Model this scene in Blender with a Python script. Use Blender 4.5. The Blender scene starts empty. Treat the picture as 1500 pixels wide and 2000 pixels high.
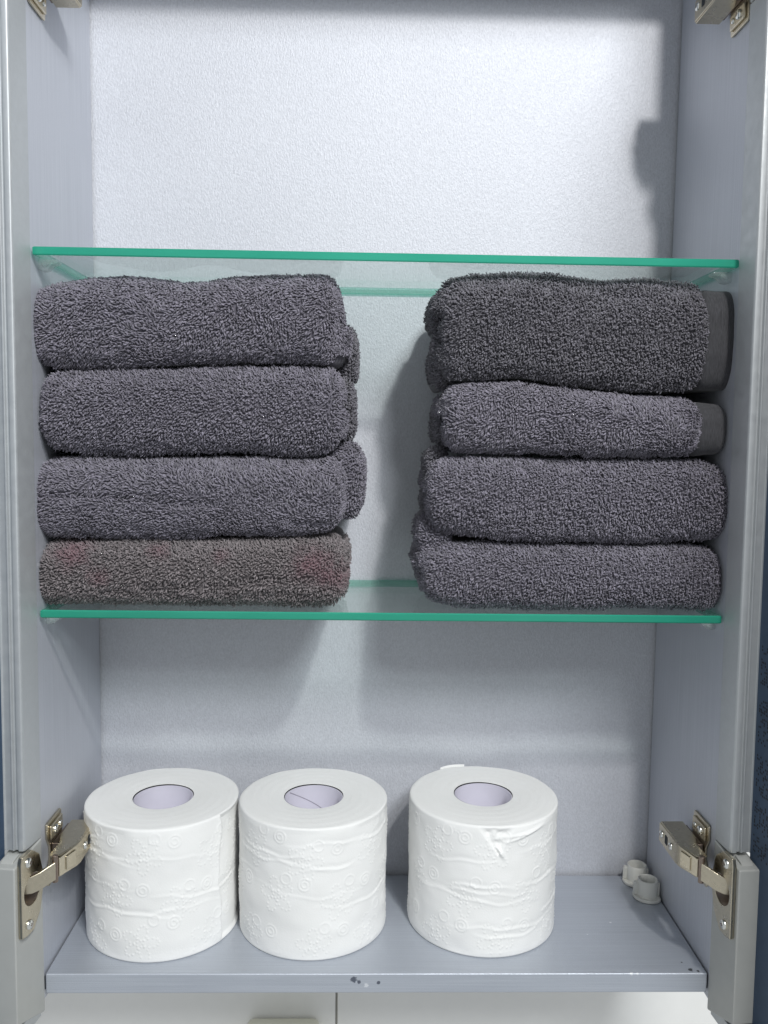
import bpy, bmesh, math, random
import numpy as np
from mathutils import Vector, Matrix

scene = bpy.context.scene
col = scene.collection
random.seed(4); rng = np.random.default_rng(7)

# ------------------------------------------------------------------ camera
CAM = np.array([-0.014097, -0.536885, 0.353847])
YAW, PITCH, ROLL, FPX = 0.0241086, -0.0881179, 0.0136975, 1672.958
fwd = np.array([math.sin(YAW)*math.cos(PITCH), math.cos(YAW)*math.cos(PITCH), math.sin(PITCH)])
r0 = np.array([math.cos(YAW), -math.sin(YAW), 0.0]); u0 = np.cross(r0, fwd)
rgt = math.cos(ROLL)*r0 + math.sin(ROLL)*u0
upv = -math.sin(ROLL)*r0 + math.cos(ROLL)*u0
cd = bpy.data.cameras.new('camera'); cam = bpy.data.objects.new('camera', cd); col.objects.link(cam)
cam.matrix_world = Matrix(((rgt[0], upv[0], -fwd[0], CAM[0]), (rgt[1], upv[1], -fwd[1], CAM[1]),
                           (rgt[2], upv[2], -fwd[2], CAM[2]), (0, 0, 0, 1)))
cd.sensor_fit = 'VERTICAL'; cd.sensor_height = 36.0; cd.lens = FPX/2000*36.0
cd.clip_start = 0.01; cd.clip_end = 20
scene.camera = cam

# ------------------------------------------------------------------ room light
world = bpy.data.worlds.new('World'); scene.world = world; world.use_nodes = True
wn = world.node_tree
bg = wn.nodes['Background']; bg.inputs['Color'].default_value = (0.92, 0.965, 1.0, 1); bg.inputs['Strength'].default_value = 0.52

def lamp(name, loc, target, size, power, color):
    ld = bpy.data.lights.new(name, 'AREA'); ld.shape = 'DISK'; ld.size = size; ld.energy = power; ld.color = color
    o = bpy.data.objects.new(name, ld); col.objects.link(o); o.location = loc
    o.rotation_euler = (Vector(target)-Vector(loc)).to_track_quat('-Z', 'Y').to_euler()
    return o
# ceiling downlight in front of the cabinet, up and to the right, and the softer ceiling glow of the room
lamp('ceiling_downlight', (0.268, -0.70, 1.03), (0.05, 0.0, 0.40), 0.055, 5.2, (1.0, 0.985, 0.96))
lamp('room_ceiling_light', (0.52, -1.5, 1.40), (0.0, 0.0, 0.25), 0.42, 23.5, (0.93, 0.97, 1.0))
vs = scene.view_settings
vs.view_transform = 'Standard'; vs.look = 'None'; vs.gamma = 1; vs.use_curve_mapping = False; vs.exposure = 0.0

# ------------------------------------------------------------------ helpers
W, D = 0.44, 0.1312
H = W/2
Z1, Z2, TOP = 0.4668, 0.2411, 0.7225

def ony(px, py, y):
    d = fwd + (px-750)/FPX*rgt + (1000-py)/FPX*upv
    return CAM + (y-CAM[1])/d[1]*d

def link(o, parent=None):
    col.objects.link(o)
    if parent is not None: o.parent = parent
    return o
def obj(name, me, mat=None, parent=None, smooth=False):
    o = bpy.data.objects.new(name, me)
    if mat is not None: me.materials.append(mat)
    if smooth: me.polygons.foreach_set('use_smooth', [True]*len(me.polygons))
    return link(o, parent)
def from_bm(name, bm, mat=None, parent=None, smooth=False):
    bmesh.ops.recalc_face_normals(bm, faces=bm.faces)
    me = bpy.data.meshes.new(name); bm.to_mesh(me); bm.free()
    return obj(name, me, mat, parent, smooth)
def empty(name, loc):
    o = bpy.data.objects.new(name, None); o.location = loc; o.empty_display_size = 0.02
    return link(o)
def tag(o, label, cat, group=None):
    o['label'] = label; o['category'] = cat
    if group: o['group'] = group
    return o
def bevel(o, w, seg=2, angle=40):
    m = o.modifiers.new('bevel', 'BEVEL'); m.width = w; m.segments = seg; m.limit_method = 'ANGLE'; m.angle_limit = math.radians(angle)
    for p in o.data.polygons: p.use_smooth = True
    m.harden_normals = True
    return o
def box_bm(bm, x0, x1, y0, y1, z0, z1):
    v = [bm.verts.new(c) for c in ((x0,y0,z0),(x1,y0,z0),(x1,y1,z0),(x0,y1,z0),(x0,y0,z1),(x1,y0,z1),(x1,y1,z1),(x0,y1,z1))]
    for f in ((0,3,2,1),(4,5,6,7),(0,1,5,4),(1,2,6,5),(2,3,7,6),(3,0,4,7)): bm.faces.new([v[i] for i in f])
    return v
def box(name, x0, x1, y0, y1, z0, z1, mat, parent=None, bev=0.0005, seg=2):
    bm = bmesh.new(); box_bm(bm, x0, x1, y0, y1, z0, z1)
    o = from_bm(name, bm, mat, parent)
    if bev: bevel(o, bev, seg)
    return o
def prism_bm(bm, pts, axis_map, a, b):
    """extrude a closed outline pts (u,v) from level a to b; axis_map(u,v,w)->xyz"""
    va = [bm.verts.new(axis_map(u, v, a)) for u, v in pts]; vb = [bm.verts.new(axis_map(u, v, b)) for u, v in pts]
    n = len(pts); bm.faces.new(va[::-1]); bm.faces.new(vb)
    for i in range(n): bm.faces.new((va[i], va[(i+1) % n], vb[(i+1) % n], vb[i]))
def holed_bm(bm, outline, c, rad, axis_map, a, b, n=40):
    """prism with a round hole; outline convex around c"""
    out = []
    for k in range(n):
        ang = 2*math.pi*k/n; d = (math.cos(ang), math.sin(ang)); best = 1e9
        for i in range(len(outline)):
            p, q = outline[i], outline[(i+1) % len(outline)]
            ex, ey = q[0]-p[0], q[1]-p[1]; den = d[0]*ey-d[1]*ex
            if abs(den) < 1e-12: continue
            t = ((p[0]-c[0])*ey-(p[1]-c[1])*ex)/den; s = ((p[0]-c[0])*d[1]-(p[1]-c[1])*d[0])/den
            if t > 0 and -1e-6 <= s <= 1+1e-6: best = min(best, t)
        out.append((c[0]+d[0]*best, c[1]+d[1]*best))
    # snap the nearest samples to the outline corners
    for p in outline:
        j = min(range(n), key=lambda k: (out[k][0]-p[0])**2+(out[k][1]-p[1])**2); out[j] = p
    inn = [(c[0]+rad*math.cos(2*math.pi*k/n), c[1]+rad*math.sin(2*math.pi*k/n)) for k in range(n)]
    A = [bm.verts.new(axis_map(u, v, a)) for u, v in out]; B = [bm.verts.new(axis_map(u, v, b)) for u, v in out]
    C = [bm.verts.new(axis_map(u, v, a)) for u, v in inn]; E_ = [bm.verts.new(axis_map(u, v, b)) for u, v in inn]
    for i in range(n):
        j = (i+1) % n
        bm.faces.new((A[i], A[j], C[j], C[i])); bm.faces.new((B[i], E_[i], E_[j], B[j]))
        bm.faces.new((A[i], B[i], B[j], A[j])); bm.faces.new((C[i], C[j], E_[j], E_[i]))
def rrect(u0_, u1_, v0_, v1_, r, n=5):
    pts = []
    for cu, cv, a0 in ((u1_-r, v1_-r, 0), (u0_+r, v1_-r, 90), (u0_+r, v0_+r, 180), (u1_-r, v0_+r, 270)):
        for k in range(n+1):
            a = math.radians(a0+90*k/n); pts.append((cu+r*math.cos(a), cv+r*math.sin(a)))
    return pts

def vnoise(P, seed=0):
    """smooth value noise of points (N,3), -1..1"""
    P = np.asarray(P, float); i = np.floor(P).astype(np.int64); f = P-i; f = f*f*(3-2*f)
    def hsh(a):
        h = (a[:, 0]*374761393 + a[:, 1]*668265263 + a[:, 2]*2147483647 + seed*1274126177) & 0xffffffff
        h = ((h ^ (h >> 13))*1274126177) & 0xffffffff; h ^= (h >> 16)
        return (h & 0xffff)/32767.5-1
    o = 0
    for dx in (0, 1):
        for dy in (0, 1):
            for dz in (0, 1):
                w = (f[:, 0] if dx else 1-f[:, 0])*(f[:, 1] if dy else 1-f[:, 1])*(f[:, 2] if dz else 1-f[:, 2])
                o = o+w*hsh(i+np.array([dx, dy, dz]))
    return o

def mesh_np(name, V, F):
    """F: (n,k) int array of same-size faces, or a list of such arrays"""
    if not isinstance(F, list): F = [F]
    me = bpy.data.meshes.new(name)
    loops = np.concatenate([f.ravel() for f in F]).astype(np.int32)
    tot = np.concatenate([np.full(len(f), f.shape[1]) for f in F]).astype(np.int32)
    start = np.concatenate([[0], np.cumsum(tot)[:-1]]).astype(np.int32)
    me.vertices.add(len(V)); me.vertices.foreach_set('co', np.asarray(V, np.float32).ravel())
    me.loops.add(len(loops)); me.loops.foreach_set('vertex_index', loops)
    me.polygons.add(len(tot)); me.polygons.foreach_set('loop_start', start); me.polygons.foreach_set('loop_total', tot)
    me.polygons.foreach_set('use_smooth', np.ones(len(tot), bool))
    me.update(calc_edges=True); me.validate()
    return me

# ------------------------------------------------------------------ materials
class Mat:
    def __init__(s, name):
        s.m = bpy.data.materials.new(name); s.m.use_nodes = True; s.n = s.m.node_tree.nodes; s.l = s.m.node_tree.links
        s.b = s.n['Principled BSDF']; s.out = s.n['Material Output']
    def node(s, t, **kw):
        x = s.n.new(t)
        for k, v in kw.items():
            if k in x.inputs: x.inputs[k].default_value = v
            else: setattr(x, k, v)
        return x
    def set(s, **kw):
        for k, v in kw.items(): s.b.inputs[k.replace('_', ' ')].default_value = v
        return s
    def coords(s, scale=(1, 1, 1)):
        g = s.node('ShaderNodeNewGeometry'); mp = s.node('ShaderNodeMapping'); mp.inputs['Scale'].default_value = scale
        s.l.new(g.outputs['Position'], mp.inputs['Vector']); return mp.outputs['Vector']
    def noise(s, scale, detail=2, rough=.5):
        t = s.node('ShaderNodeTexNoise'); t.inputs['Scale'].default_value = 1; t.inputs['Detail'].default_value = detail; t.inputs['Roughness'].default_value = rough
        s.l.new(s.coords(scale), t.inputs['Vector']); return t.outputs['Fac']
    def ramp(s, fac, stops):
        r = s.node('ShaderNodeValToRGB'); e = r.color_ramp.elements
        while len(e) < len(stops): e.new(.5)
        for el, (p, c) in zip(e, stops): el.position = p; el.color = c if len(c) == 4 else (*c, 1)
        s.l.new(fac, r.inputs['Fac']); return r.outputs['Color']
    def mix(s, fac, a, b, blend='MIX'):
        m = s.node('ShaderNodeMix'); m.data_type = 'RGBA'; m.blend_type = blend
        for sock, v in ((m.inputs[0], fac), (m.inputs[6], a), (m.inputs[7], b)):
            if isinstance(v, (int, float)): sock.default_value = v
            elif isinstance(v, tuple): sock.default_value = (*v, 1) if len(v) == 3 else v
            else: s.l.new(v, sock)
        return m.outputs[2]
    def bump(s, h, strength, dist):
        b = s.node('ShaderNodeBump'); b.inputs['Strength'].default_value = strength; b.inputs['Distance'].default_value = dist
        s.l.new(h, b.inputs['Height']); s.l.new(b.outputs['Normal'], s.b.inputs['Normal']); return b
    def to(s, out, name): s.l.new(out, s.b.inputs[name])
    def spots(s, pts):
        """dark/bright mask: 1 inside small uneven blobs at (x,y,z,r)"""
        v = s.coords(); acc = None
        nz = s.noise((700, 700, 700), 2)
        for x, y, z, r in pts:
            d = s.node('ShaderNodeVectorMath'); d.operation = 'DISTANCE'; s.l.new(v, d.inputs[0]); d.inputs[1].default_value = (x, y, z)
            a = s.node('ShaderNodeMath'); a.operation = 'MULTIPLY_ADD'; s.l.new(nz, a.inputs[0]); a.inputs[1].default_value = r*1.6; s.l.new(d.outputs['Value'], a.inputs[2])
            mr = s.node('ShaderNodeMapRange'); mr.inputs['From Min'].default_value = r*1.9; mr.inputs['From Max'].default_value = r*1.5
            s.l.new(a.outputs[0], mr.inputs['Value'])
            if acc is None: acc = mr.outputs['Result']
            else:
                m = s.node('ShaderNodeMath'); m.operation = 'MAXIMUM'; s.l.new(acc, m.inputs[0]); s.l.new(mr.outputs['Result'], m.inputs[1]); acc = m.outputs[0]
        return acc

def panel_mat(name, base, streak, metallic=.55, rough=.42, grain=.10, flake=(1500, 1500, 1500), marks=None, brush_amt=.5, relief=.30):
    m = Mat(name); m.set(Metallic=metallic, Roughness=rough)
    g = m.noise(flake, 2, .6); st = m.noise(streak, 3, .6)
    c = m.mix(g, tuple(x*(1-grain) for x in base), tuple(min(1, x*(1+grain)) for x in base))
    c = m.mix(brush_amt, c, m.ramp(st, [(.3, (.74, .75, .77)), (.7, (1, 1, 1))]), 'MULTIPLY')
    big = m.noise((14, 14, 14), 4, .6)
    c = m.mix(.5, c, m.ramp(big, [(.3, (.90, .90, .91)), (.7, (1, 1, 1))]), 'MULTIPLY')
    if marks:
        for pts, colr, amt in marks:
            sp = m.spots(pts); k = m.node('ShaderNodeMath'); k.operation = 'MULTIPLY'; m.l.new(sp, k.inputs[0]); k.inputs[1].default_value = amt
            c = m.mix(k.outputs[0], c, colr)
    m.to(c, 'Base Color')
    mr = m.node('ShaderNodeMapRange'); mr.inputs['To Min'].default_value = rough-.07; mr.inputs['To Max'].default_value = rough+.10
    m.l.new(big, mr.inputs['Value']); m.to(mr.outputs['Result'], 'Roughness')
    add = m.node('ShaderNodeMath'); add.operation = 'ADD'; m.l.new(g, add.inputs[0]); m.l.new(st, add.inputs[1])
    m.bump(add.outputs[0], relief, .0006)
    return m.m

M = {}
M['back'] = panel_mat('satin_silver_back', (.595, .605, .645), (900, 900, 300), .12, .55, .20, (950, 950, 600), brush_amt=.3, relief=.5)
M['side'] = panel_mat('brushed_silver_side', (.605, .625, .675), (900, 900, 9), .35, .42, .05,
    marks=[([(-H, .012, .30, .0012), (-H, .006, .27, .0012), (-H, .010, .262, .0010)], (.8, .82, .85), .7)])
M['floor'] = panel_mat('brushed_silver_floor', (.50, .53, .58), (9, 900, 900), .4, .38, .05,
    marks=[([(-.017, 0, -.004, .0022), (-.0135, 0, -.0055, .0014), (-.0005, 0, -.0062, .0013)], (.06, .07, .10), .85),
           ([(.209, .004, 0, .0016), (.2135, .0025, 0, .0010), (.206, .012, 0, .0007)], (.03, .03, .03), .9),
           ([(-.0085, 0, -.008, .0016), (.168, .0005, -.0005, .0012), (.172, .0005, -.0005, .0009), (.171, .06, 0, .0010), (.15, .045, 0, .0006)], (.85, .86, .88), .6)])
M['dark'] = Mat('dark_gap_fill').set(Base_Color=(.02, .025, .03, 1), Roughness=.8).m
def metal(name, c, rough, metallic=1.0, n=.12):
    m = Mat(name); m.set(Metallic=metallic, Roughness=rough)
    f = m.noise((420, 420, 420), 3); m.to(m.mix(f, tuple(x*(1-n) for x in c), tuple(min(1, x*(1+n)) for x in c)), 'Base Color')
    mr = m.node('ShaderNodeMapRange'); mr.inputs['To Min'].default_value = rough*.7; mr.inputs['To Max'].default_value = rough*1.5
    m.l.new(m.noise((160, 160, 160), 3), mr.inputs['Value']); m.to(mr.outputs['Result'], 'Roughness')
    m.bump(f, .08, .0004)
    return m.m
M['nickel'] = metal('nickel_steel', (.60, .54, .42), .27)
M['nickel_lo'] = metal('dark_nickel_steel', (.30, .24, .20), .35)
M['screw'] = metal('screw_steel', (.80, .80, .76), .22)
M['alu'] = metal('anodised_aluminium', (.52, .54, .55), .46, .55, .04)
def plastic(name, c, rough=.45, n=.06, sss=0):
    m = Mat(name); m.set(Roughness=rough)
    m.to(m.mix(m.noise((90, 90, 90), 4), tuple(x*(1-n) for x in c), tuple(min(1, x*(1+n)) for x in c)), 'Base Color')
    m.bump(m.noise((1800, 1800, 1800), 1), .05, .0003)
    return m.m
M['grey_plastic'] = plastic('grey_plastic', (.42, .425, .405), .42)
M['white_plastic'] = plastic('white_plastic', (.66, .655, .61), .40)
M['cream'] = plastic('cream_plastic', (.78, .76, .62), .4)
M['navy'] = plastic('navy_mirror_backing', (.030, .062, .115), .45, .18)
M['print'] = plastic('black_print', (.006, .008, .012), .6)
M['mirror'] = Mat('mirror_face').set(Metallic=1.0, Roughness=.02, Base_Color=(.9, .92, .92, 1)).m
M['tile'] = plastic('glazed_white_tile', (.84, .83, .80), .18, .03)
M['grout'] = plastic('grey_grout', (.40, .39, .36), .8)

def thin_glass(name, tint, gloss_rough=0.0, extra=None):
    m = Mat(name); m.n.remove(m.b)
    tr = m.node('ShaderNodeBsdfTransparent'); tr.inputs['Color'].default_value = (*tint, 1)
    gl = m.node('ShaderNodeBsdfGlossy'); gl.inputs['Roughness'].default_value = gloss_rough
    g = m.node('ShaderNodeNewGeometry'); dt = m.node('ShaderNodeVectorMath'); dt.operation = 'DOT_PRODUCT'   # Schlick, same from both sides of the sheet
    m.l.new(g.outputs['Incoming'], dt.inputs[0]); m.l.new(g.outputs['Normal'], dt.inputs[1])
    def mth(op, a, b=None):
        x = m.node('ShaderNodeMath'); x.operation = op
        for i, v in enumerate((a, b)):
            if v is None: continue
            if isinstance(v, (int, float)): x.inputs[i].default_value = v
            else: m.l.new(v, x.inputs[i])
        return x.outputs[0]
    fz = mth('ADD', mth('MULTIPLY', mth('POWER', mth('SUBTRACT', 1.0, mth('ABSOLUTE', dt.outputs['Value'])), 5.0), .62), .035)
    mx = m.node('ShaderNodeMixShader'); m.l.new(fz, mx.inputs[0]); m.l.new(tr.outputs[0], mx.inputs[1]); m.l.new(gl.outputs[0], mx.inputs[2])
    last = mx
    if extra:
        df = m.node('ShaderNodeBsdfDiffuse'); df.inputs['Color'].default_value = (*extra[0], 1)
        mx2 = m.node('ShaderNodeMixShader'); mx2.inputs[0].default_value = extra[1]; m.l.new(mx.outputs[0], mx2.inputs[1]); m.l.new(df.outputs[0], mx2.inputs[2]); last = mx2
    m.l.new(last.outputs[0], m.out.inputs['Surface']); return m.m
M['glass'] = thin_glass('clear_glass_face', (.945, .985, .968), 0, ((.55, .66, .62), .02))
M['clip'] = thin_glass('clear_plastic', (.90, .92, .92), .04, ((.75, .77, .77), .16))
def edge_glass():
    m = Mat('green_glass_edge'); m.set(Roughness=.16)
    m.to(m.mix(m.noise((18, 60, 60), 2), (.020, .31, .200), (.055, .46, .315)), 'Base Color')
    tl = m.node('ShaderNodeBsdfTranslucent'); tl.inputs['Color'].default_value = (.08, .68, .46, 1)
    mx = m.node('ShaderNodeMixShader'); mx.inputs[0].default_value = .42
    m.l.new(m.b.outputs[0], mx.inputs[1]); m.l.new(tl.outputs[0], mx.inputs[2]); m.l.new(mx.outputs[0], m.out.inputs['Surface'])
    return m.m
M['edge'] = edge_glass()

M['edge_far'] = thin_glass('green_glass_edge_end', (.42, .80, .68), .02, ((.20, .52, .42), .30))
def terry(name, c, stain=None):
    m = Mat(name); m.set(Roughness=.92); m.b.inputs['Sheen Weight'].default_value = .25; m.b.inputs['Sheen Roughness'].default_value = .5
    m.b.inputs['Specular IOR Level'].default_value = .15
    a = m.node('ShaderNodeAttribute'); a.attribute_name = 'tuft'
    cc = m.mix(a.outputs['Fac'], tuple(x*.58 for x in c), tuple(x*1.36 for x in c))  # random tuft tones, range widened to boost the dark crevice contrast by colour
    cc = m.mix(m.noise((22, 22, 22), 3), cc, m.mix(.5, cc, (1.0, .98, .94), 'MULTIPLY'))
    if stain:
        for x, z, r, amt in stain:
            v = m.coords(); d = m.node('ShaderNodeVectorMath'); d.operation = 'DISTANCE'
            fl = m.node('ShaderNodeVectorMath'); fl.operation = 'MULTIPLY'; m.l.new(v, fl.inputs[0]); fl.inputs[1].default_value = (1, 0, 1.2)
            m.l.new(fl.outputs[0], d.inputs[0]); d.inputs[1].default_value = (x, 0, z*1.2)
            ad = m.node('ShaderNodeMath'); ad.operation = 'MULTIPLY_ADD'; m.l.new(m.noise((120, 120, 120), 3), ad.inputs[0]); ad.inputs[1].default_value = r*1.2; m.l.new(d.outputs['Value'], ad.inputs[2])
            mr = m.node('ShaderNodeMapRange'); mr.inputs['From Min'].default_value = r*1.6; mr.inputs['From Max'].default_value = r*.6; mr.inputs['To Max'].default_value = amt
            m.l.new(ad.outputs[0], mr.inputs['Value'])
            cc = m.mix(mr.outputs['Result'], cc, (.215, .115, .135))
    m.to(cc, 'Base Color'); return m.m
CH = (.195, .182, .222)
M['terry'] = terry('charcoal_terry', CH)
M['terry_warm'] = terry('faded_charcoal_terry', (.205, .180, .186),
    [(-.20, .277, .016, .75), (-.182, .262, .010, .6), (-.145, .279, .009, .5), (-.105, .277, .008, .45), (-.045, .272, .019, .7), (-.030, .262, .014, .6)])
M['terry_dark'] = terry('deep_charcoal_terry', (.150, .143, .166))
def hem():
    m = Mat('flat_woven_hem'); m.set(Roughness=.85); m.b.inputs['Sheen Weight'].default_value = .2
    w = m.noise((2600, 500, 240), 2); m.to(m.ramp(w, [(.3, (.026, .026, .029)), (.7, (.060, .059, .066))]), 'Base Color'); m.bump(w, .5, .0008); return m.m
M['hem'] = hem()
def paper():
    m = Mat('white_tissue_paper'); m.set(Roughness=.95); m.b.inputs['Specular IOR Level'].default_value = .1
    m.b.inputs['Subsurface Weight'].default_value = .15; m.b.inputs['Subsurface Radius'].default_value = (.004, .004, .004); m.b.inputs['Subsurface Scale'].default_value = .5
    m.to(m.mix(m.noise((60, 60, 60), 3), (.83, .825, .80), (.87, .865, .85)), 'Base Color')
    h = m.node('ShaderNodeTexVoronoi'); h.inputs['Scale'].default_value = 1; m.l.new(m.coords((950, 950, 950)), h.inputs['Vector'])
    m.bump(h.outputs['Distance'], .10, .0005); return m.m
M['paper'] = paper()
M['core'] = plastic('lilac_grey_card', (.54, .52, .60), .8, .05)
M['core_seam'] = plastic('card_seam', (.36, .34, .40), .8, .05)

# ------------------------------------------------------------------ the wall behind
wall = bpy.data.objects.new('wall', None); link(wall); wall['kind'] = 'structure'
YW = D+.0095
SX = -.0319
box('grout', -.9, .9, YW+.0025, YW+.02, -.6, 1.2, M['grout'], wall, 0)
box('tile', -.632, SX-.0008, YW, YW+.010, -.55, .05, M['tile'], wall, .0008)
box('tile', SX+.0008, .568, YW, YW+.010, -.55, .05, M['tile'], wall, .0008)

# ------------------------------------------------------------------ the cabinet
cab = tag(empty('wall_cabinet', (0, 0, 0)), 'open silver grey metal wall cabinet with brushed panels, holding towels and toilet paper', 'cabinet')
TS = .009
box('back_panel', -H-.004, H+.004, D, D+.008, -.0136, TOP, M['back'], cab, .0003)
for s in (-1, 1):
    box('side_panel', *( (H, H+TS) if s > 0 else (-H-TS, -H) ), 0, D-.0026, -.018, TOP+.012, M['side'], cab, .0002)
    box('corner_gap_filler', *((H+.0012, H+.008) if s > 0 else (-H-.008, -H-.0012)), D-.0026, D-.0001, -.013, TOP, M['dark'], cab, 0)  # added dark filler: keeps outside light out and the corner gap black
box('bottom_panel', -H+.0010, H-.0010, 0, D-.0030, -.0136, 0, M['floor'], cab, .0011, 3)
box('floor_gap_filler', -H+.0002, H-.0002, .001, D-.0002, -.011, -.0022, M['dark'], cab, 0)  # dark strip put below the floor gaps so they read as shade
box('top_panel', -H+.0005, H-.0005, 0, D-.0005, TOP, TOP+.012, M['side'], cab, .0006)

ZH = .0768; ZU = .633; ZS = ZH+ZU
def door(s, phi):
    """hinged at the front edge of the side panel, swung open past square; (b,t,z): along the door, into its thickness, up"""
    py = -.0004; lean = (.0004, .0028) if s < 0 else (.0000, .0050)     # the doors hang very slightly out of plumb
    c, sn = math.cos(phi), math.sin(phi)
    def mp(b, t, z): return (s*(H-lean[0]-(lean[1]-lean[0])*max(z, 0)/.70)+s*(b*sn+t*c), py-b*c+t*sn, z)
    ZB, ZT, DW = -.0255, ZS+.0255, .215
    prof = [(0, 0), (.0182, 0), (.0190, .0002), (.0197, .0007), (.0200, .0015), (.0200, .0040), (.0184, .0044), (.0184, .0062), (.0202, .0068), (.0202, .0078), (.0194, .0082), (.0194, .0125), (.0206, .0127), (.0206, .0140), (0, .0140)]
    bm = bmesh.new(); prism_bm(bm, prof, lambda u, v, w: mp(u, v, w), .0935, ZS-.0935)
    o = from_bm('door', bm, M['alu'], cab); bevel(o, .00022, 2, 25)
    o['label'] = 'open mirrored door seen from its %s aluminium hinge edge' % ('left' if s < 0 else 'right')
    # corner blocks (lower one in view, upper one just above the frame) with a round hole for the hinge cup, and a shoulder
    for zf in (lambda z: z, lambda z: ZS-z):
        bm = bmesh.new()
        holed_bm(bm, [(0.0, ZB), (.0325, ZB+.0125), (.0325, .0885), (0.0, .0932)], (.0172, ZH-.0085), .0112, lambda u, v, w: mp(u, w, zf(v)), -.0004, .0142, 72)
        k = from_bm('corner_block', bm, M['grey_plastic'], o); bevel(k, .0011, 3, 35)
        bm = bmesh.new(); prism_bm(bm, [(.019, .0880), (.0290, .0880), (.0270, .0905), (.0215, .0918), (.019, .0918)], lambda u, v, w: mp(u, w, zf(v)), .0035, .0115)
        bevel(from_bm('corner_boss', bm, M['grey_plastic'], o), .0006, 2)
    # bottom rail running towards the camera, mirror pane
    bm = bmesh.new(); prism_bm(bm, [(.004, 0), (DW, 0), (DW, .0035), (.004, .0035)], lambda u, v, w: mp(u, v, w), ZB, ZB+.0085)
    prism_bm(bm, [(.004, .0036), (DW, .0036), (DW, .0140), (.004, .0140)], lambda u, v, w: mp(u, v, w), ZB, ZB+.0030)
    bevel(from_bm('bottom_rail', bm, M['alu'], o), .0004, 2)
    bm = bmesh.new(); prism_bm(bm, [(.0208, .0128), (DW, .0128), (DW, .0166), (.0208, .0166)], lambda u, v, w: mp(u, v, w), ZB+.004, ZT)
    mp_o = from_bm('mirror_panel', bm, M['navy'], o)
    if s > 0:      # worn dot-matrix print on the mirror backing, running up the pane
        bm = bmesh.new(); r_ = random.Random(11)
        for gz0, gz1 in ((.205, .228), (.168, .196), (.136, .160), (.112, .130), (.096, .108)):
            z = gz0
            while z < gz1:
                for kk in range(9):
                    if r_.random() < .52:
                        b = .0245+kk*.0019+r_.uniform(-.0002, .0002); dz = r_.uniform(-.0003, .0003)
                        pts = [(b+.00075*math.cos(a*math.pi/3), z+dz+.00085*math.sin(a*math.pi/3)) for a in range(6)]
                        vv = [bm.verts.new(mp(u, .01262, v)) for u, v in pts]; bm.faces.new(vv)
                z += .0019
        from_bm('printed_marking', bm, M['print'], o)
    return mp

def screw(loc, nrm, r, parent):
    n = Vector(nrm).normalized(); q = Vector((0, 0, 1)).rotation_difference(n).to_matrix().to_4x4()
    bm = bmesh.new(); N = 20; rings = [(r, 0), (r, .25*r), (r*.8, .5*r), (r*.45, .58*r)]
    vs_ = [[bm.verts.new((a*math.cos(2*math.pi*k/N), a*math.sin(2*math.pi*k/N), h)) for k in range(N)] for a, h in rings]
    for a, b in zip(vs_, vs_[1:]):
        for k in range(N): bm.faces.new((a[k], a[(k+1) % N], b[(k+1) % N], b[k]))
    # cross recess
    cross = [(.45, .12), (.12, .12), (.12, .45), (-.12, .45), (-.12, .12), (-.45, .12), (-.45, -.12), (-.12, -.12), (-.12, -.45), (.12, -.45), (.12, -.12), (.45, -.12)]
    bm.faces.new(vs_[-1])
    bmesh.ops.transform(bm, matrix=Matrix.Translation(Vector(loc)) @ q, verts=bm.verts)
    o = from_bm('screw', bm, M['screw'], parent, True)
    bm = bmesh.new()
    t = [bm.verts.new((x*r*.9, y*r*.9, .60*r)) for x, y in cross]; bm.faces.new(t)
    bmesh.ops.transform(bm, matrix=Matrix.Translation(Vector(loc)) @ q, verts=bm.verts)
    return o, bm

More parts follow.
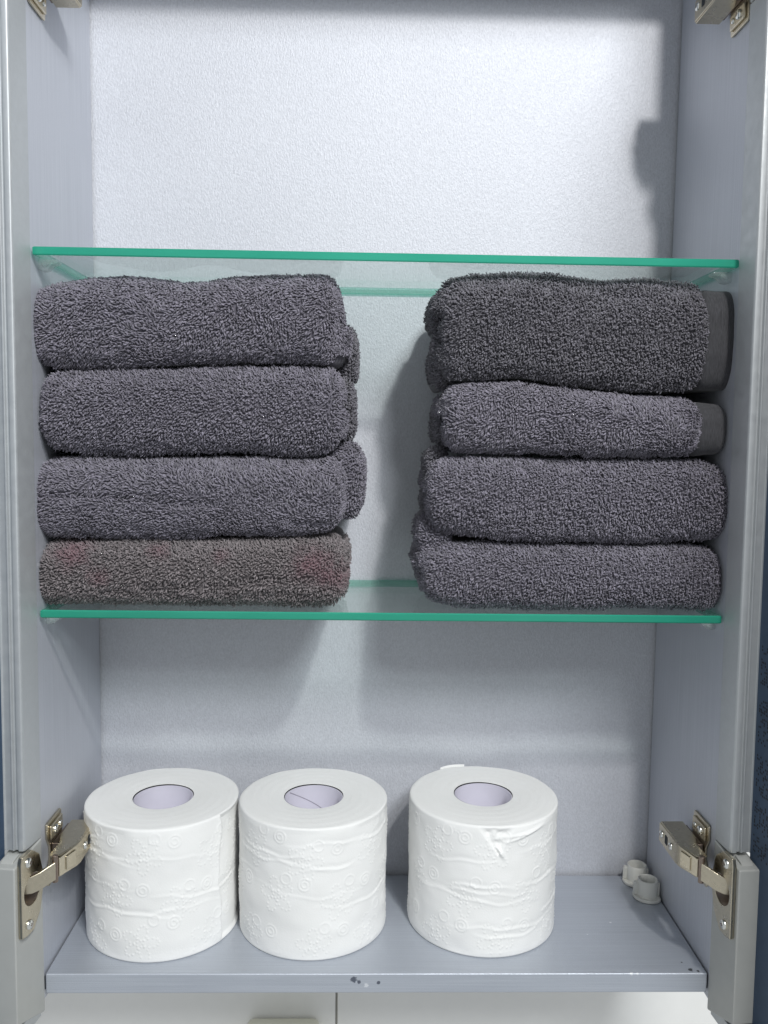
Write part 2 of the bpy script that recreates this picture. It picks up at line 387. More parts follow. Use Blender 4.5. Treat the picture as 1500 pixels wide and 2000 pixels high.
def hinge(s, zc, mp, fl):
    """concealed hinge: arm along the side panel, link into the cup of the door, plate screwed to the panel"""
    X = lambda d: s*(H-d)
    def sweep(bm, path, half, th):
        """path of (inward, y, zoff); a strip of half height 'half' and thickness th"""
        n = len(path); L = []
        for i, (d, y, dz, hh) in enumerate(path):
            a = path[max(i-1, 0)]; b = path[min(i+1, n-1)]
            tx, ty = b[0]-a[0], b[1]-a[1]; l = math.hypot(tx, ty); nx, ny = -ty/l, tx/l
            L.append([bm.verts.new((X(d+nx*e*th), y+ny*e*th, zc+dz+f*hh)) for e, f in ((-.5, -1), (.5, -1), (.5, 1), (-.5, 1))])
        for a, b in zip(L, L[1:]):
            for k in range(4): bm.faces.new((a[k], a[(k+1) % 4], b[(k+1) % 4], b[k]))
        bm.faces.new(L[0]); bm.faces.new(L[-1][::-1])
    # arm body: inner web + two flanges back to the panel (U-channel)
    bm = bmesh.new()
    web = [(.0205, .0455, 0, .0066), (.0205, .0130, 0, .0072), (.0195, .0080, 0, .0072), (.0150, -.0040, 0, .0064), (.0138, -.0072, 0, .0060)]
    sweep(bm, web, .007, .0014)
    for f in (-1, 1):
        pts = [(.0203, .0455), (.0203, .0130), (.0192, .0082), (.0145, -.0045), (.0100, -.0085), (.0070, -.005), (.0078, .012), (.0045, .022), (.0045, .0455)]
        h0 = f*.0068
        prism_bm(bm, pts, lambda u, v, w: (X(u), v, zc+w), h0-.0006, h0+.0006)
    arm = from_bm('hinge', bm, M['nickel'], cab); bevel(arm, .0005, 2, 35)
    arm['label'] = '%s %s nickel cup hinge joining door and side panel' % ('lower' if zc < .3 else 'upper', 'left' if s < 0 else 'right')
    # raised embossed pad on the angled web
    bm = bmesh.new(); sweep(bm, [(.0201, .0067, 0, .0050), (.0167, -.0018, 0, .0046)], .005, .0014)
    bevel(from_bm('arm_pad', bm, M['nickel'], arm), .0005, 2)
    # knuckle pin and link into the cup
    bm = bmesh.new(); N = 14
    a = [bm.verts.new((X(.0120)+.0019*math.cos(2*math.pi*k/N), -.0082+.0019*math.sin(2*math.pi*k/N), zc-.0092)) for k in range(N)]
    b = [bm.verts.new((v.co.x, v.co.y, zc+.0086)) for v in a]
    bm.faces.new(a[::-1]); bm.faces.new(b)
    for k in range(N): bm.faces.new((a[k], a[(k+1) % N], b[(k+1) % N], b[k]))
    bevel(from_bm('hinge_pin', bm, M['nickel_lo'], arm), .0004, 2)
    bm = bmesh.new()
    cup_in = mp(.0185, .004, 0); ci = s*(s*H-cup_in[0]) if False else (H-abs(cup_in[0]))
    sweep(bm, [(.0125, -.0095, -fl*.001, .0058), (.0090, -.0125, -fl*.0025, .0058), (.0050, -.0155, -fl*.0045, .0058), (.0008, -.0180, -fl*.0058, .0056), (-.0045, -.0195, -fl*.0065, .0050)], .0055, .0022)
    bevel(from_bm('hinge_link', bm, M['nickel'], arm), .0005, 2)
    # cup flange screwed to the corner block: rounded plate with a hole, and the cup itself
    cz = zc-fl*.0085
    bm = bmesh.new()
    out = [(.0282, cz-.0275), (.0297, cz-.0262), (.0297, cz+.0245), (.0282, cz+.0257), (.0175, cz+.0257), (.0085, cz+.019), (.0045, cz+.006), (.0045, cz-.006), (.0085, cz-.019), (.0165, cz-.0275)]
    holed_bm(bm, out, (.0172, cz), .0096, lambda u, v, w: mp(u, w, v), -.0034, -.0006, 48)
    pl = from_bm('cup_plate', bm, M['nickel'], arm); bevel(pl, .0006, 2, 35)
    bm = bmesh.new(); N = 36
    rr = [(.0104, -.0028), (.0096, -.0028), (.0094, .0095), (0, .0095)]
    ring = [[bm.verts.new(mp(.0172+r*math.cos(2*math.pi*k/N), t, cz+r*math.sin(2*math.pi*k/N))) for k in range(N)] for r, t in rr[:3]]
    for a, b in zip(ring, ring[1:]):
        for k in range(N): bm.faces.new((a[k], a[(k+1) % N], b[(k+1) % N], b[k]))
    bm.faces.new(ring[-1])
    from_bm('hinge_cup', bm, M['nickel_lo'], arm, True)
    nd = Vector(mp(0, -1, 0))-Vector(mp(0, 0, 0))
    for dz in (-.0205, .0195):
        o, rb = screw(mp(.0222, -.0033, cz+dz), nd, .0031, arm); from_bm('screw_recess', rb, M['nickel_lo'], arm)
    # mounting plate on the side panel with rolled edges
    bm = bmesh.new()
    zh = .0215
    out = [(.0075, zc+zh-.010), (.0075, zc+zh-.001), (.0090, zc+zh), (.0325, zc+zh), (.0335, zc+zh-.001), (.0345, zc+.006), (.0345, zc-.006), (.0335, zc-zh+.001), (.0325, zc-zh), (.009, zc-zh), (.0075, zc-zh+.001), (.0075, zc-zh+.010), (.012, zc-.004), (.012, zc+.004)]
    prism_bm(bm, out, lambda u, v, w: (X(w), u, v), .0002, .0018)
    mpl = from_bm('mounting_plate', bm, M['nickel'], arm); bevel(mpl, .0005, 2, 35)
    bm = bmesh.new()
    for f in (-1, 1):
        prism_bm(bm, rrect(.0105, .0315, zc+f*.0140-.0048, zc+f*.0140+.0048, .0012, 3), lambda u, v, w: (X(w), u, v), .0018, .0034)
    bevel(from_bm('plate_wing', bm, M['nickel'], arm), .0006, 2, 35)
    bm = bmesh.new(); box_bm(bm, min(X(.002), X(.006)), max(X(.002), X(.006)), .014, .044, zc-.0055, zc+.0055)
    bevel(from_bm('plate_rib', bm, M['nickel_lo'], arm), .0005)
    for f in (-1, 1):
        o, rb = screw((X(.0034), .0175, zc+f*.0140), (-s, 0, 0), .0030, arm); from_bm('screw_recess', rb, M['nickel_lo'], arm)
        o, rb = screw((X(.0034), .0262, zc+f*.0140), (-s, 0, 0), .0018, arm); rb.free()
    # adjusting screws on the arm web
    for y in (.0215, .0395):
        o, rb = screw((X(.0213), y, zc+.0006), (-s, 0, 0), .0026, arm); from_bm('screw_recess', rb, M['nickel_lo'], arm)
    bm = bmesh.new(); prism_bm(bm, rrect(.0285, .0335, zc-.0030, zc+.0035, .0012, 3), lambda u, v, w: (X(w), u, v), .0205, .02135)
    from_bm('arm_slot', bm, M['dark'], arm)

for s, phi in ((-1, math.radians(8.5)), (1, math.radians(4.5))):
    mp = door(s, phi)
    hinge(s, ZH, mp, 1)
    hinge(s, ZU, mp, -1)

# ------------------------------------------------------------------ glass shelves on clear pegs
def shelf(z, label):
    th = .0052; y0, y1 = .0040, D-.0012; x0, x1 = -H+.0016, H-.0016
    root = tag(empty('glass_shelf', (0, (y0+y1)/2, z-th)), label, 'shelf', 'glass shelves of the cabinet')
    inv = Matrix.Translation((0, -(y0+y1)/2, -(z-th)))
    e = .0007
    bm = bmesh.new()
    for zz in (z, z-th):
        f = [bm.verts.new(v) for v in ((x0+e, y0+e, zz), (x1-e, y0+e, zz), (x1-e, y1-e, zz), (x0+e, y1-e, zz))]; bm.faces.new(f if zz == z else f[::-1])
    bm.transform(inv); me = bpy.data.meshes.new('pane'); bm.to_mesh(me); bm.free(); obj('pane', me, M['glass'], root)
    bm = bmesh.new()   # polished green edge all round with small arrises
    loops = [(e, z), (.0, z-e), (.0, z-th+e), (e, z-th)]
    L = [[bm.verts.new(v) for v in ((x0+i, y0+i, zz), (x1-i, y0+i, zz), (x1-i, y1-i, zz), (x0+i, y1-i, zz))] for i, zz in loops]
    for a, b in zip(L, L[1:]):
        for k in range(4): bm.faces.new((a[k], b[k], b[(k+1) % 4], a[(k+1) % 4]))
    bm.transform(inv); me = bpy.data.meshes.new('polished_edge'); bm.to_mesh(me); bm.free(); po = obj('polished_edge', me, M['edge'], root); me.materials.append(M['edge_far'])
    for pg in me.polygons:
        if pg.index % 4 != 0: pg.material_index = 1
    for s in (-1, 1):
        for yy in (.0205, .106):
            bm = bmesh.new(); zz = z-th-.0002
            pts = [(0, 0), (.0115, 0), (.0128, -.0009), (.0120, -.0022), (.0085, -.0030), (.0055, -.0062), (.0022, -.0068), (0, -.0064)]
            prism_bm(bm, pts, lambda u, v, w: (s*(H-.0001-u), w, zz+v), yy-.0042, yy+.0042)
            o = from_bm('shelf_support', bm, M['clip'], cab); bevel(o, .0012, 3, 25)
            bm = bmesh.new(); prism_bm(bm, [(.0026, -.0018), (.0082, -.0012), (.0078, -.0026), (.0052, -.0048), (.003, -.005)], lambda u, v, w: (s*(H-.0001-u), w, zz+v), yy-.0050, yy-.0040)
            bevel(from_bm('support_rib', bm, M['clip'], o), .0003)
    return root
shelf(Z1, 'upper green edged clear glass shelf, empty, just above both towel stacks')
shelf(Z2, 'lower green edged clear glass shelf carrying the two towel stacks')

# ------------------------------------------------------------------ towels
SP = .00142
def axis(a, b, dense_to=None, sp=SP):
    if dense_to is None or dense_to >= b: return np.linspace(a, b, max(2, int(round((b-a)/sp))+1))
    return np.concatenate([np.linspace(a, dense_to, int(round((dense_to-a)/sp))+1), np.linspace(dense_to, b, max(2, int((b-dense_to)/.005)+1))[1:]])

def terry_block(root, name, mat, x0, x1, y0, y1, zt, zb, rad, seed, lean=.6, combed=.5, bumps=.0012, creases=(), layers=None,
                gap=None, dense_y=.06, pile=True, pile_len=.0030, sp=SP, end_shift=None, flow=(1, 0)):
    """a soft folded block: zt/zb give top and bottom height along x. Built as six grids of a rounded box, then covered in loops."""
    hx, hy = (x1-x0)/2, (y1-y0)/2; cx, cy = (x0+x1)/2, (y0+y1)/2
    xs0 = np.linspace(x0, x1, 60); hm = float(np.mean(zt(xs0)-zb(xs0)))/2
    rx, ry, rz = rad
    rz = rz*hm; R_ = np.array([rx, ry, rz]); ext = np.array([hx, hy, hm])
    ax = axis(-hx, hx, None, sp); ay = axis(-hy, hy, -hy+dense_y, sp); az = axis(-hm, hm, None, sp)
    faces = []
    def grid(u, v, f): 
        U, V = np.meshgrid(u, v, indexing='ij'); return f(U.ravel(), V.ravel()), len(u), len(v)
    full = lambda U, c: np.full_like(U, c)
    faces.append((*grid(ax, az, lambda U, V: np.stack([U, full(U, -hy), V], 1)), 'front'))
    faces.append((*grid(az, ax, lambda U, V: np.stack([V, full(U, hy), U], 1)), 'back'))
    faces.append((*grid(ay, az[::-1], lambda U, V: np.stack([full(U, -hx), U, V], 1)), 'left'))
    faces.append((*grid(ay, az, lambda U, V: np.stack([full(U, hx), U, V], 1)), 'right'))
    faces.append((*grid(ax, ay, lambda U, V: np.stack([U, V, full(U, hm)], 1)), 'top'))
    faces.append((*grid(ax, ay[::-1], lambda U, V: np.stack([U, V, full(U, -hm)], 1)), 'bottom'))
    Vs, Fs, TP, TN, off = [], [], [], [], 0
    def shape(p):
        q = np.clip(p, -(ext-R_), ext-R_); d = (p-q)/R_; n = np.linalg.norm(d, axis=1, keepdims=True); n[n == 0] = 1
        P = q+R_*d/n
        X = P[:, 0]+cx; T = (P[:, 2]/hm+1)/2
        zz = zb(X)+(zt(X)-zb(X))*T
        O = np.stack([X, P[:, 1]+cy, zz], 1)
        nn = d/n/R_; nn /= np.linalg.norm(nn, axis=1, keepdims=True)+1e-12
        B = vnoise(O*np.array([30, 30, 45]), seed)*bumps+vnoise(O*np.array([85, 85, 110]), seed+5)*bumps*.45
        O = O+nn*B[:, None]
        fr = np.clip((.03-(O[:, 1]-y0))/.03, 0, 1)
        for (xa, za, xb, zb_, dep, wd) in creases:       # creases on the front roll
            t = np.clip((O[:, 0]-xa)/(xb-xa), 0, 1); zl = za+(zb_-za)*t+.0012*vnoise(np.stack([O[:, 0]*70, O[:, 0]*0, O[:, 0]*0], 1), seed+9)
            w = np.exp(-((O[:, 2]-zl)/wd)**2)*np.clip(np.minimum(O[:, 0]-xa, xb-O[:, 0])/.012, 0, 1)
            O[:, 1] += dep*w*fr
        if layers:                                        # folded edges showing on the end that faces the gap
            sgn, cuts, steps = layers
            endw = np.clip((sgn*(O[:, 0]-cx)-(hx-.030))/.030, 0, 1)
            tt = T+.05*vnoise(np.stack([O[:, 1]*40, O[:, 1]*0, T*2], 1), seed+3)
            sh = np.zeros(len(O)); ed = [0]+list(cuts)+[1]
            for a, b, s_ in zip(ed, ed[1:], steps):
                m = 1/(1+np.exp(-(tt-a)/.018))*1/(1+np.exp(-(b-tt)/.018))
                if a == 0: m = 1/(1+np.exp(-(b-tt)/.018))
                if b == 1: m = 1/(1+np.exp(-(tt-a)/.018))
                sh += m*s_
            for c_ in cuts: sh -= .0075*np.exp(-((tt-c_)/.045)**2)
            yw = np.clip((O[:, 1]-y0-.006)/.016, 0, 1)
            O[:, 0] += sgn*sh*endw*yw
        return O
    for p, nu, nv, nm in faces:
        O = shape(p); Vs.append(O)
        I = np.arange(nu*nv).reshape(nu, nv)
        Q = np.stack([I[:-1, :-1], I[1:, :-1], I[1:, 1:], I[:-1, 1:]], -1).reshape(-1, 4); Fs.append(Q+off); off += len(O)
        if not pile or nm == 'back': continue
        a, b, c, d = (O[Q[:, k]] for k in range(4))
        N = np.cross(c-a, d-b); ar = np.linalg.norm(N, axis=1)/2; N /= (np.linalg.norm(N, axis=1, keepdims=True)+1e-12)
        j = rng.uniform(.12, .88, (len(Q), 2))
        C = (a*(1-j[:, :1])+b*j[:, :1])*(1-j[:, 1:])+(d*(1-j[:, :1])+c*j[:, :1])*j[:, 1:]
        lim = {'front': 1, 'top': .022, 'bottom': .014, 'left': .020, 'right': .020}[nm]
        if gap == nm: lim = dense_y+.02
        k = (C[:, 1]-y0 < lim) & (ar > .12*sp*sp)
        TP.append(C[k]); TN.append(N[k])
    cloth = obj(name, mesh_np(name, np.concatenate(Vs), np.concatenate(Fs)), mat, root)
    if pile:
        P, N = np.concatenate(TP), np.concatenate(TN); n = len(P)
        # outward normals
        e1 = np.cross(N, [0, 0, 1.0]); bad = np.linalg.norm(e1, axis=1) < .2; e1[bad] = np.cross(N[bad], [0, 1.0, 0]); e1 /= np.linalg.norm(e1, axis=1, keepdims=True)
        e2 = np.cross(e1, N)
        base = math.atan2(flow[1], flow[0])
        ang = base+vnoise(P*np.array([26, 26, 40]), seed+20)*2.0*combed+vnoise(P*np.array([150, 150, 200]), seed+21)*1.4+rng.normal(0, 1.1*(1-combed)+.35, n)
        ln = lean*(1+.5*vnoise(P*60, seed+22))
        T = (e1*np.cos(ang)[:, None]+e2*np.sin(ang)[:, None])*ln[:, None]
        L = pile_len*(1+.30*vnoise(P*np.array([300, 300, 300]), seed+30))*rng.uniform(.75, 1.2, n)
        d1 = N+.55*T; d1 /= np.linalg.norm(d1, axis=1, keepdims=True)
        d2 = .62*N+1.25*T+rng.normal(0, .22, (n, 3)); d2[:, 2] -= .15; d2 /= np.linalg.norm(d2, axis=1, keepdims=True)
        c0 = P-N*.0005; c1 = P+d1*(L*.50)[:, None]; c2 = c1+d2*(L*.42)[:, None]; c3 = c2+d2*(L*.16)[:, None]
        rad_ = .00056*rng.uniform(.8, 1.2, n)*sp/SP
        b1 = np.cross(d2, e1+.3*e2); b1 /= np.linalg.norm(b1, axis=1, keepdims=True)+1e-9; b2 = np.cross(d2, b1)
        V = np.zeros((n, 10, 3)); th0 = rng.uniform(0, 6.28, n)
        for ri, (c, rf) in enumerate(((c0, .80), (c1, 1.0), (c2, .82))):
            for k in range(3):
                th = th0+k*2.0944
                V[:, ri*3+k] = c+(b1*np.cos(th)[:, None]+b2*np.sin(th)[:, None])*(rad_*rf)[:, None]
        V[:, 9] = c3
        tri = []; 
        quads = np.array([[r*3+k, r*3+(k+1) % 3, r*3+3+(k+1) % 3, r*3+3+k] for r in range(2) for k in range(3)])
        tris = np.array([[6+k, 6+(k+1) % 3, 9] for k in range(3)])
        offs = (np.arange(n)*10)[:, None, None]
        me = mesh_np('terry_pile', V.reshape(-1, 3), [(quads[None]+offs).reshape(-1, 4), (tris[None]+offs).reshape(-1, 3)])
        at = me.attributes.new('tuft', 'FLOAT', 'POINT'); at.data.foreach_set('value', np.repeat(rng.uniform(0, 1, n), 10).astype(np.float32))
        po = obj('terry_pile', me, mat, root); po['kind'] = 'stuff'
    return cloth

YS = .016
def curve(pts, y=YS):
    w = np.array([ony(px, py, y) for px, py in pts]); X, Z = w[:, 0], w[:, 2]
    def f(x):
        x = np.asarray(x, float); acc = 0
        for o in (-.008, -.004, 0, .004, .008): acc = acc+np.interp(x+o, X, Z)
        return acc/5
    return f
def xw(px, py=850, y=YS): return ony(px, py, y)[0]
def base_center(x0, x1, zb): return ((x0+x1)/2, .06, float(zb((x0+x1)/2)))

def towel(label, group, px0, px1, top, bot, mat, seed, side, y0=.0075, floor=None, inner=(), hem=None, **kw):
    x0, x1 = xw(px0), xw(px1)
    ztf, zbf = curve(top), curve(bot)
    if floor is not None:
        z_ = zbf; zbf = lambda x: np.maximum(z_(x), floor)
    root = tag(empty('folded_towel', (0, 0, 0)), label, 'towel', group)
    gap = 'right' if side == 'L' else 'left'
    xe = x1 if hem is None else xw(hem)
    terry_block(root, 'cloth', mat, x0, xe, y0, .119, ztf, zbf, kw.pop('rad', (.0085, .020, .90)), seed, gap=gap, **kw)
    if hem is not None:
        terry_block(root, 'hem_band', M['hem'], xe-.007, x1, y0+.0026, .112, lambda x: ztf(np.minimum(x, xe))-.0010-.06*np.maximum(x-xe, 0), lambda x: zbf(np.minimum(x, xe))+.0008+.03*np.maximum(x-xe, 0),
                    (.006, .013, .7), seed+77, bumps=.0012, pile=False, sp=.0022)
        me = root.children[-1].data
    for (pa, pb, ya, yb, t0, t1, m2) in inner:     # inner fold of the cloth sticking out at the end, further back
        yd = (ya+.010)
        xa, xb = ony(pa, 850, yd)[0], ony(pb, 850, yd)[0]
        zt2, zb2 = ony((pa+pb)/2, t0, yd)[2], ony((pa+pb)/2, t1, yd)[2]
        terry_block(root, 'inner_fold', m2, xa, xb, ya, yb, lambda x, c=zt2: np.full_like(np.asarray(x, float), c), lambda x, c=zb2: np.full_like(np.asarray(x, float), c),
                    (min(.008, (xb-xa)*.45), .010, .9), seed+50, gap=gap, bumps=.0014, dense_y=.03, lean=.7)
    root.location = base_center(x0, x1, zbf)          # origin at the towel's base
    for ch in root.children: ch.matrix_parent_inverse = Matrix.Translation(-root.location)
    return root

GL, GR = 'towels stacked on the left', 'towels stacked on the right'
T, TW, TD = M['terry'], M['terry_warm'], M['terry_dark']
towel('thick grey terry towel with a dip in its top, top of the left stack', GL, 66, 655,
      [(60, 575), (87, 556), (157, 541), (250, 538), (301, 543), (345, 551), (395, 550), (460, 542), (553, 537), (637, 534), (660, 537)],
      [(60, 706), (96, 714), (180, 716), (320, 713), (507, 706), (600, 711), (665, 716)], T, 11, 'L',
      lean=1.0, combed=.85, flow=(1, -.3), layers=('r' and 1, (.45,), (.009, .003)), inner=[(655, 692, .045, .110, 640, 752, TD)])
towel('grey terry towel with a pinched lower right corner, second in the left stack', GL, 82, 666,
      [(75, 728), (130, 725), (250, 724), (450, 720), (600, 718), (670, 720)],
      [(75, 866), (105, 877), (180, 887), (320, 887), (460, 884), (577, 895), (625, 890), (670, 868)], T, 23, 'L',
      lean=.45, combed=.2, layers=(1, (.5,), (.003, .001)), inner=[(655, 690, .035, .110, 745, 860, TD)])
towel('bluish grey terry towel with a long front crease, third in the left stack', GL, 58, 668,
      [(50, 915), (90, 900), (200, 895), (320, 896), (460, 895), (577, 902), (630, 900), (675, 893)],
      [(50, 1035), (96, 1049), (200, 1052), (320, 1051), (507, 1049), (623, 1043), (672, 1030)], T, 37, 'L',
      lean=1.0, combed=.85, flow=(1, .25), creases=[(-.222, .314, -.10, .309, .0030, .0022), (-.07, .300, -.03, .297, .0022, .002)],
      inner=[(640, 708, .030, .110, 868, 1005, T)])
towel('brownish grey terry towel with faded reddish patches, bottom of the left stack', GL, 68, 672,
      [(60, 1075), (100, 1063), (220, 1060), (420, 1059), (560, 1057), (640, 1052), (680, 1050)],
      [(60, 1172), (87, 1180), (227, 1190), (413, 1188), (600, 1186), (680, 1178)], TW, 41, 'L', floor=Z2+.0016,
      lean=.5, combed=.35, creases=[(-.16, .2555, -.03, .262, .0026, .0016), (-.10, .2505, -.05, .2530, .0022, .0014), (-.19, .2540, -.12, .2500, .0022, .0014)], layers=(1, (.5,), (.001, .002)))
towel('thick dark grey terry towel with a wide flat woven hem, top of the right stack', GR, 866, 1432,
      [(850, 572), (870, 556), (900, 540), (990, 535), (1107, 539), (1180, 549), (1247, 547), (1330, 551), (1380, 557), (1440, 566)],
      [(850, 742), (920, 740), (1013, 735), (1107, 750), (1247, 763), (1387, 764), (1440, 757)], TD, 53, 'R', hem=1372,
      lean=.55, combed=.35, creases=[(.090, .4535, .175, .4385, .0028, .0024)], layers=(-1, (.36, .66), (.006, .0, .008)),
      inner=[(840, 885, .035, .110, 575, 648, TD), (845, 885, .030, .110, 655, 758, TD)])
towel('thin pale grey terry towel with a narrow flat hem, second in the right stack', GR, 866, 1419,
      [(855, 764), (887, 753), (1013, 748), (1107, 760), (1200, 771), (1300, 778), (1363, 783), (1425, 788)],
      [(855, 876), (883, 884), (1000, 886), (1107, 888), (1247, 890), (1363, 891), (1425, 888)], T, 67, 'R', hem=1366,
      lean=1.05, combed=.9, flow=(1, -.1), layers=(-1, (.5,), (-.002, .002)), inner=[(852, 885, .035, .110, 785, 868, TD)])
towel('even grey terry towel without a hem, third in the right stack', GR, 838, 1429,
      [(830, 908), (855, 896), (960, 897), (1107, 905), (1250, 902), (1363, 903), (1405, 911), (1435, 925)],
      [(830, 1024), (860, 1036), (940, 1047), (1013, 1053), (1200, 1059), (1330, 1058), (1390, 1054), (1435, 1044)], T, 71, 'R',
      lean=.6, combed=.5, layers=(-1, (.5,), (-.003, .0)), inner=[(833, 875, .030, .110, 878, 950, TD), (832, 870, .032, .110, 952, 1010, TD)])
towel('grey terry towel with its back corner poking out, bottom of the right stack', GR, 832, 1420,
      [(825, 1078), (850, 1068), (1000, 1066), (1153, 1069), (1300, 1068), (1370, 1070), (1425, 1082)],
      [(825, 1160), (850, 1178), (920, 1188), (1020, 1195), (1153, 1199), (1300, 1201), (1390, 1199), (1425, 1190)], T, 83, 'R', floor=Z2+.0016,
      lean=.7, combed=.6, flow=(1, .1), layers=(-1, (.45,), (.001, .004)), inner=[(822, 880, .022, .110, 1008, 1090, T)])

# ------------------------------------------------------------------ toilet rolls
def emboss(seed, R):
    """list of pressed marks on the (arc, height) sheet and a function giving their relief in metres"""
    r_ = random.Random(seed); dots, rings = [], []
    for (s0, h0) in [(s_*.044+r_.uniform(-.004, .004)+(.022 if k % 2 else 0), .012+k*.030+r_.uniform(-.003, .003)) for k in range(4) for s_ in range(-3, 4)]:
        a0 = r_.uniform(0, 1.2); rp = .0125
        for p in range(5):
            for q in range(10):
                t = 2*math.pi*q/10; pr = rp*.42
                u, v = rp*.60+pr*math.cos(t), pr*.62*math.sin(t); a = a0+p*2*math.pi/5
                dots.append((s0+u*math.cos(a)-v*math.sin(a), h0+u*math.sin(a)+v*math.cos(a)))
        cs, ch = s0+.021+r_.uniform(-.002, .002), h0+.010+r_.uniform(-.003, .003)
        rings += [(cs, ch, .0042), (cs, ch, .0020), (cs-.013, ch+.003, .0036)]
    wr = []
    for k in range(9):
        wr.append((r_.uniform(.008, .085), r_.uniform(-.07, .06), r_.uniform(.020, .055), r_.uniform(-.12, .12), r_.uniform(.00012, .00042), r_.uniform(0, 6)))
    return dots, rings, wr

def roll(label, cx, cy, R, hgt, seed, edge=None, tear=False, rot=0.0):
    root = tag(empty('toilet_roll', (cx, cy, 0)), label, 'toilet roll', 'toilet rolls on the cabinet floor')
    rc = .0215
    th = np.concatenate([np.linspace(-math.pi*.62, math.pi*.62, 430), np.linspace(math.pi*.62, math.pi*1.38, 70)[1:-1]])  # 0 faces the camera (-y)
    hh = np.linspace(0, hgt, 165); nth, nh = len(th), len(hh)
    S = th*R; SS, HH = np.meshgrid(S, hh, indexing='ij'); TH = np.repeat(th[:, None], nh, 1)
    rel = np.zeros_like(SS)
    dots, rings, wr = emboss(seed, R)
    front = np.abs(TH) < math.pi*.62
    # dots
    si = lambda s_: np.clip(np.searchsorted(S[:430], s_), 4, 425)
    for (s0, h0) in dots:
        if abs(s0) > .095 or not .003 < h0 < hgt-.003: continue
        i = si(s0); j = int(np.clip(h0/hgt*(nh-1), 4, nh-5)); a, b = slice(i-4, i+5), slice(j-4, j+5)
        rel[a, b] += .00046*np.exp(-((SS[a, b]-s0)**2+(HH[a, b]-h0)**2)/(.00052**2))
    for (s0, h0, rr) in rings:
        if abs(s0) > .095: continue
        d = np.sqrt((SS-s0)**2+(HH-h0)**2); rel += .00030*np.exp(-((d-rr)/.00050)**2)
    for (h0, s0, ln, sl, am, ph) in wr:
        hl = h0+sl*(SS-s0)+.0018*np.sin((SS-s0)*70+ph)+.0007*np.sin((SS-s0)*230+ph*2)
        w = np.clip(1-np.abs((SS-s0)/ln), 0, 1)**.6
        rel += am*w*(np.exp(-((HH-hl)/.0010)**2)-.7*np.exp(-((HH-hl-.0022)/.0016)**2))
    P3 = np.stack([SS.ravel()*45, HH.ravel()*55, np.zeros(SS.size)], 1)
    rel += (vnoise(P3, seed)*.00055+vnoise(P3*2.7, seed+3)*.00018).reshape(SS.shape)
    if edge is not None:      # the free end of the sheet stands a little off the roll
        el = edge*R+.0012*np.sin(HH*90)+.0006*np.sin(HH*260)
        rel += np.where(SS > el, -.0022, .0006*np.exp(-((SS-el)/.004)**2))*np.clip((math.pi*.6-TH)/.2, 0, 1)
    if tear:                  # crumpled triangular tear under the rim
        u, v = (SS-.002)/.014, (hgt-HH)/.020
        inside = np.clip(1-np.abs(u-.1*v)/np.maximum(1-v, .02), 0, 1)*(v < 1)
        rel += -.0016*np.minimum(inside*2.5, 1)+.0014*inside*vnoise(np.stack([SS.ravel()*230, HH.ravel()*260, P3[:, 2]], 1), 5).reshape(SS.shape)
        rel += .0020*np.exp(-(((SS-.004)*.8-(HH-(hgt-.017))*-.5)/.0012)**2)*np.exp(-((HH-(hgt-.017))/.0045)**2)
        for a, b in ((.9, .0), (.35, -.004)):
            rel += .0009*np.exp(-((HH-(hgt-.012)-(SS-.006)*a*.3+b)/.0011)**2)*np.clip((SS-.006)/.01, 0, 1)*np.clip((.045-SS)/.02, 0, 1)
    k = np.minimum(HH, hgt-HH); rim = np.clip(k/.0012, 0, 1); rel = rel*np.clip(k/.004, .08, 1)-.0009*(1-rim)**2
    rr_ = R+rel
    X = rr_*np.sin(TH); Y = -rr_*np.cos(TH)
    Hz = HH+np.where(HH > hgt*.97, 1, 0)*(.00018*np.sin(TH*5+seed)+.00010*np.sin(TH*13+seed*2))
    V = np.stack([X, Y, Hz], -1).reshape(-1, 3); I = np.arange(nth*nh).reshape(nth, nh); J = np.roll(I, -1, 0)
    F = [np.stack([I[:, :-1], J[:, :-1], J[:, 1:], I[:, 1:]], -1).reshape(-1, 4)]
    # top and bottom faces: wound layers, very slightly uneven
    base = len(V); VV = [V]
    for zed, idx, sg in ((hgt, nh-1, 1), (0.0, 0, -1)):
        ring_prev = I[:, idx]; nr = 26 if sg > 0 else 3
        for k_ in range(1, nr+1):
            rad = R-.0009+(rc-(R-.0009))*k_/nr
            zz = zed+(.00006*np.sin(k_*2.4+th*2)+.00005*np.sin(k_*5.1+seed+th*3)+.0006*math.sin(math.pi*k_/nr))*(sg > 0)
            pts = np.stack([rad*np.sin(th), -rad*np.cos(th), np.full(nth, 0)+zz], 1); VV.append(pts)
            cur = base+np.arange(nth); base += nth
            q = np.stack([ring_prev, np.roll(ring_prev, -1), np.roll(cur, -1), cur], 1); F.append(q if sg > 0 else q[:, ::-1]); ring_prev = cur
    me = mesh_np('paper', np.concatenate(VV), np.concatenate(F))
    body = obj('paper', me, M['paper'], root); body.rotation_euler[2] = rot
    # card core: a tube with thickness and a spiral seam
    bm = bmesh.new(); N = 64
    prof = [(rc-.0002, .0008), (rc-.0002, hgt-.0006), (rc-.0012, hgt-.0006), (rc-.0012, .0008)]
    L = [[bm.verts.new((r*math.cos(2*math.pi*k/N)*(1+.012*math.cos(4*math.pi*k/N+seed)), r*math.sin(2*math.pi*k/N), z)) for k in range(N)] for r, z in prof]
    for a, b in zip(L, L[1:]+L[:1]):
        for k in range(N): bm.faces.new((a[k], a[(k+1) % N], b[(k+1) % N], b[k]))
    core = from_bm('card_core', bm, M['core'], root, True)
    bm = bmesh.new(); n = 60; pv = None
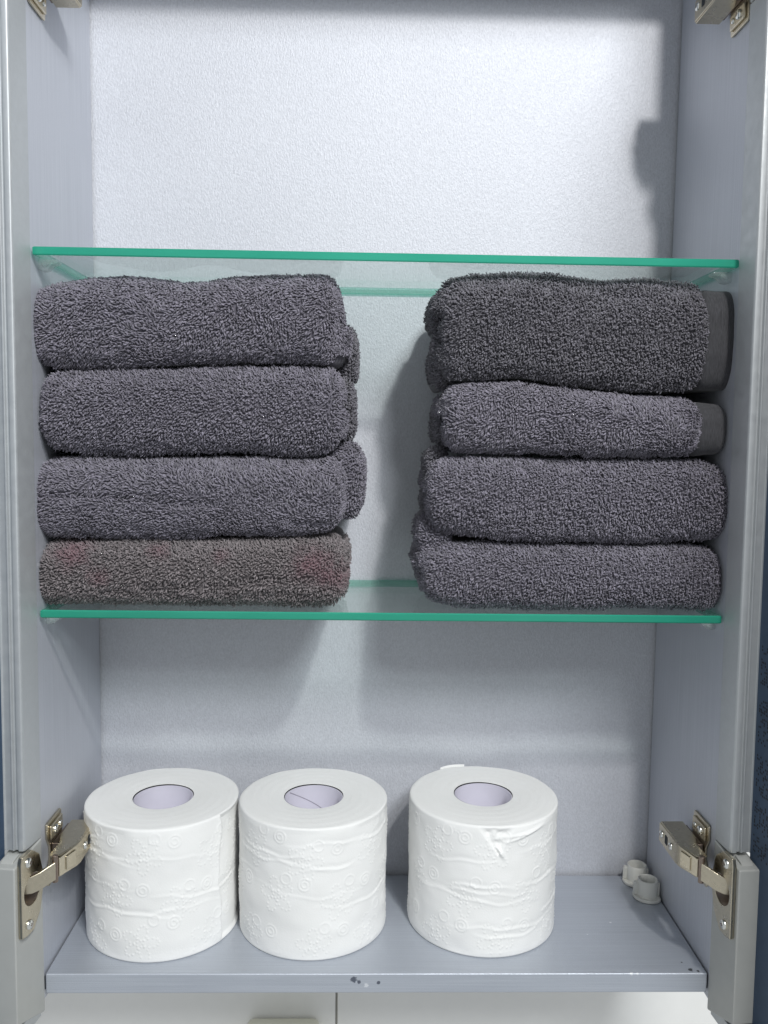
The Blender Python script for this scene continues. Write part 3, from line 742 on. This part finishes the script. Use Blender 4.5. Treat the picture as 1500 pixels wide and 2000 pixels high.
    for k in range(n+1):
        a = seed+2*math.pi*1.15*k/n; z = .002+(hgt-.004)*k/n; r = rc-.00135; x = r*math.cos(a)*(1+.012*math.cos(2*a+seed)); y = r*math.sin(a)
        cur = (bm.verts.new((x, y, z)), bm.verts.new((x, y, z+.0007)))
        if pv: bm.faces.new((pv[0], cur[0], cur[1], pv[1]))
        pv = cur
    from_bm('core_seam', bm, M['core_seam'], core)
    return root
roll('white toilet roll with a loose vertical sheet edge, next to the left hinge', -.1562, .0653, .0541, .0925, 3, edge=1.0)
roll('white embossed toilet roll standing in the middle of the three', -.0478, .0668, .0535, .0925, 8)
r3 = roll('white toilet roll with a torn flap under its rim, standing apart on the right', .0763, .0704, .0540, .0930, 15, tear=True)
# short tail of paper at the back of the third roll's rim
n = 14; V = []; F = []
for i in range(n+1):
    a = math.radians(150+22*i/n); 
    for j in range(4): rr = .0545+.0016*math.sin(math.pi*i/n)*(j/3); V.append((rr*math.sin(-a+2*math.pi), -rr*math.cos(a), .078+.0052*j*(1 if j < 3 else 1.02)))
for i in range(n):
    for j in range(3): F.append((i*4+j, (i+1)*4+j, (i+1)*4+j+1, i*4+j+1))
o = obj('loose_tail', mesh_np('loose_tail', np.array(V), np.array(F)), M['paper'], r3)
sm = o.modifiers.new('thickness', 'SOLIDIFY'); sm.thickness = .0003

# ------------------------------------------------------------------ white plastic caps in the corner
def cap(label, x, y, rot, nick=False):
    root = tag(empty('plastic_cap', (x, y, 0)), label, 'plastic cap', 'loose white plastic caps')
    root.rotation_euler[2] = rot; root.scale = (1.14, 1.14, 1.14)
    fl = [(.0098*math.cos(a), max(.0098*math.sin(a), -.0098)) for a in [2*math.pi*k/40 for k in range(40)]]
    fl = [(min(u, .0078), v) for u, v in fl]
    bm = bmesh.new(); prism_bm(bm, fl, lambda u, v, w: (u, v, w), .0002, .0022); bevel(from_bm('flange', bm, M['white_plastic'], root), .0005, 2)
    bm = bmesh.new(); N = 40; prof = [(.0070, .0022), (.0066, .0128), (.0062, .0132), (.0056, .0128), (.0056, .0035)]
    L = [[bm.verts.new((r*math.cos(2*math.pi*k/N), r*math.sin(2*math.pi*k/N), z)) for k in range(N)] for r, z in prof]
    for a, b in zip(L, L[1:]):
        for k in range(N): bm.faces.new((a[k], a[(k+1) % N], b[(k+1) % N], b[k]))
    bm.faces.new(L[-1]); from_bm('cup', bm, M['white_plastic'], root, True)
    for s in (-1, 1):
        bm = bmesh.new(); prism_bm(bm, [(s*.0062, .0022), (s*.0094, .0022), (s*.0094, .0098), (s*.0086, .0108), (s*.0062, .0108)] if s > 0 else [(s*.0062, .0108), (s*.0086, .0108), (s*.0094, .0098), (s*.0094, .0022), (s*.0062, .0022)],
                                  lambda u, v, w: (u if s < 0 else min(u, .0078), w, v), -.0016, .0016)
        bevel(from_bm('wing', bm, M['white_plastic'], root), .0004, 2)
cap('white plastic cap in the back right corner, behind its twin', .2085, .1175, math.radians(-14))
cap('white plastic cap by the right side panel, nearer of the two', .2098, .0950, math.radians(-6))

# ------------------------------------------------------------------ cream object just showing on the wall below
bm = bmesh.new(); box_bm(bm, -.1055, -.0455, .085, YW-.0005, -.165, -.1285)
o = from_bm('wall_box', bm, M['cream'], None); bevel(o, .006, 4)
tag(o, 'cream plastic box on the tiles below the cabinet, only its top showing', 'box')
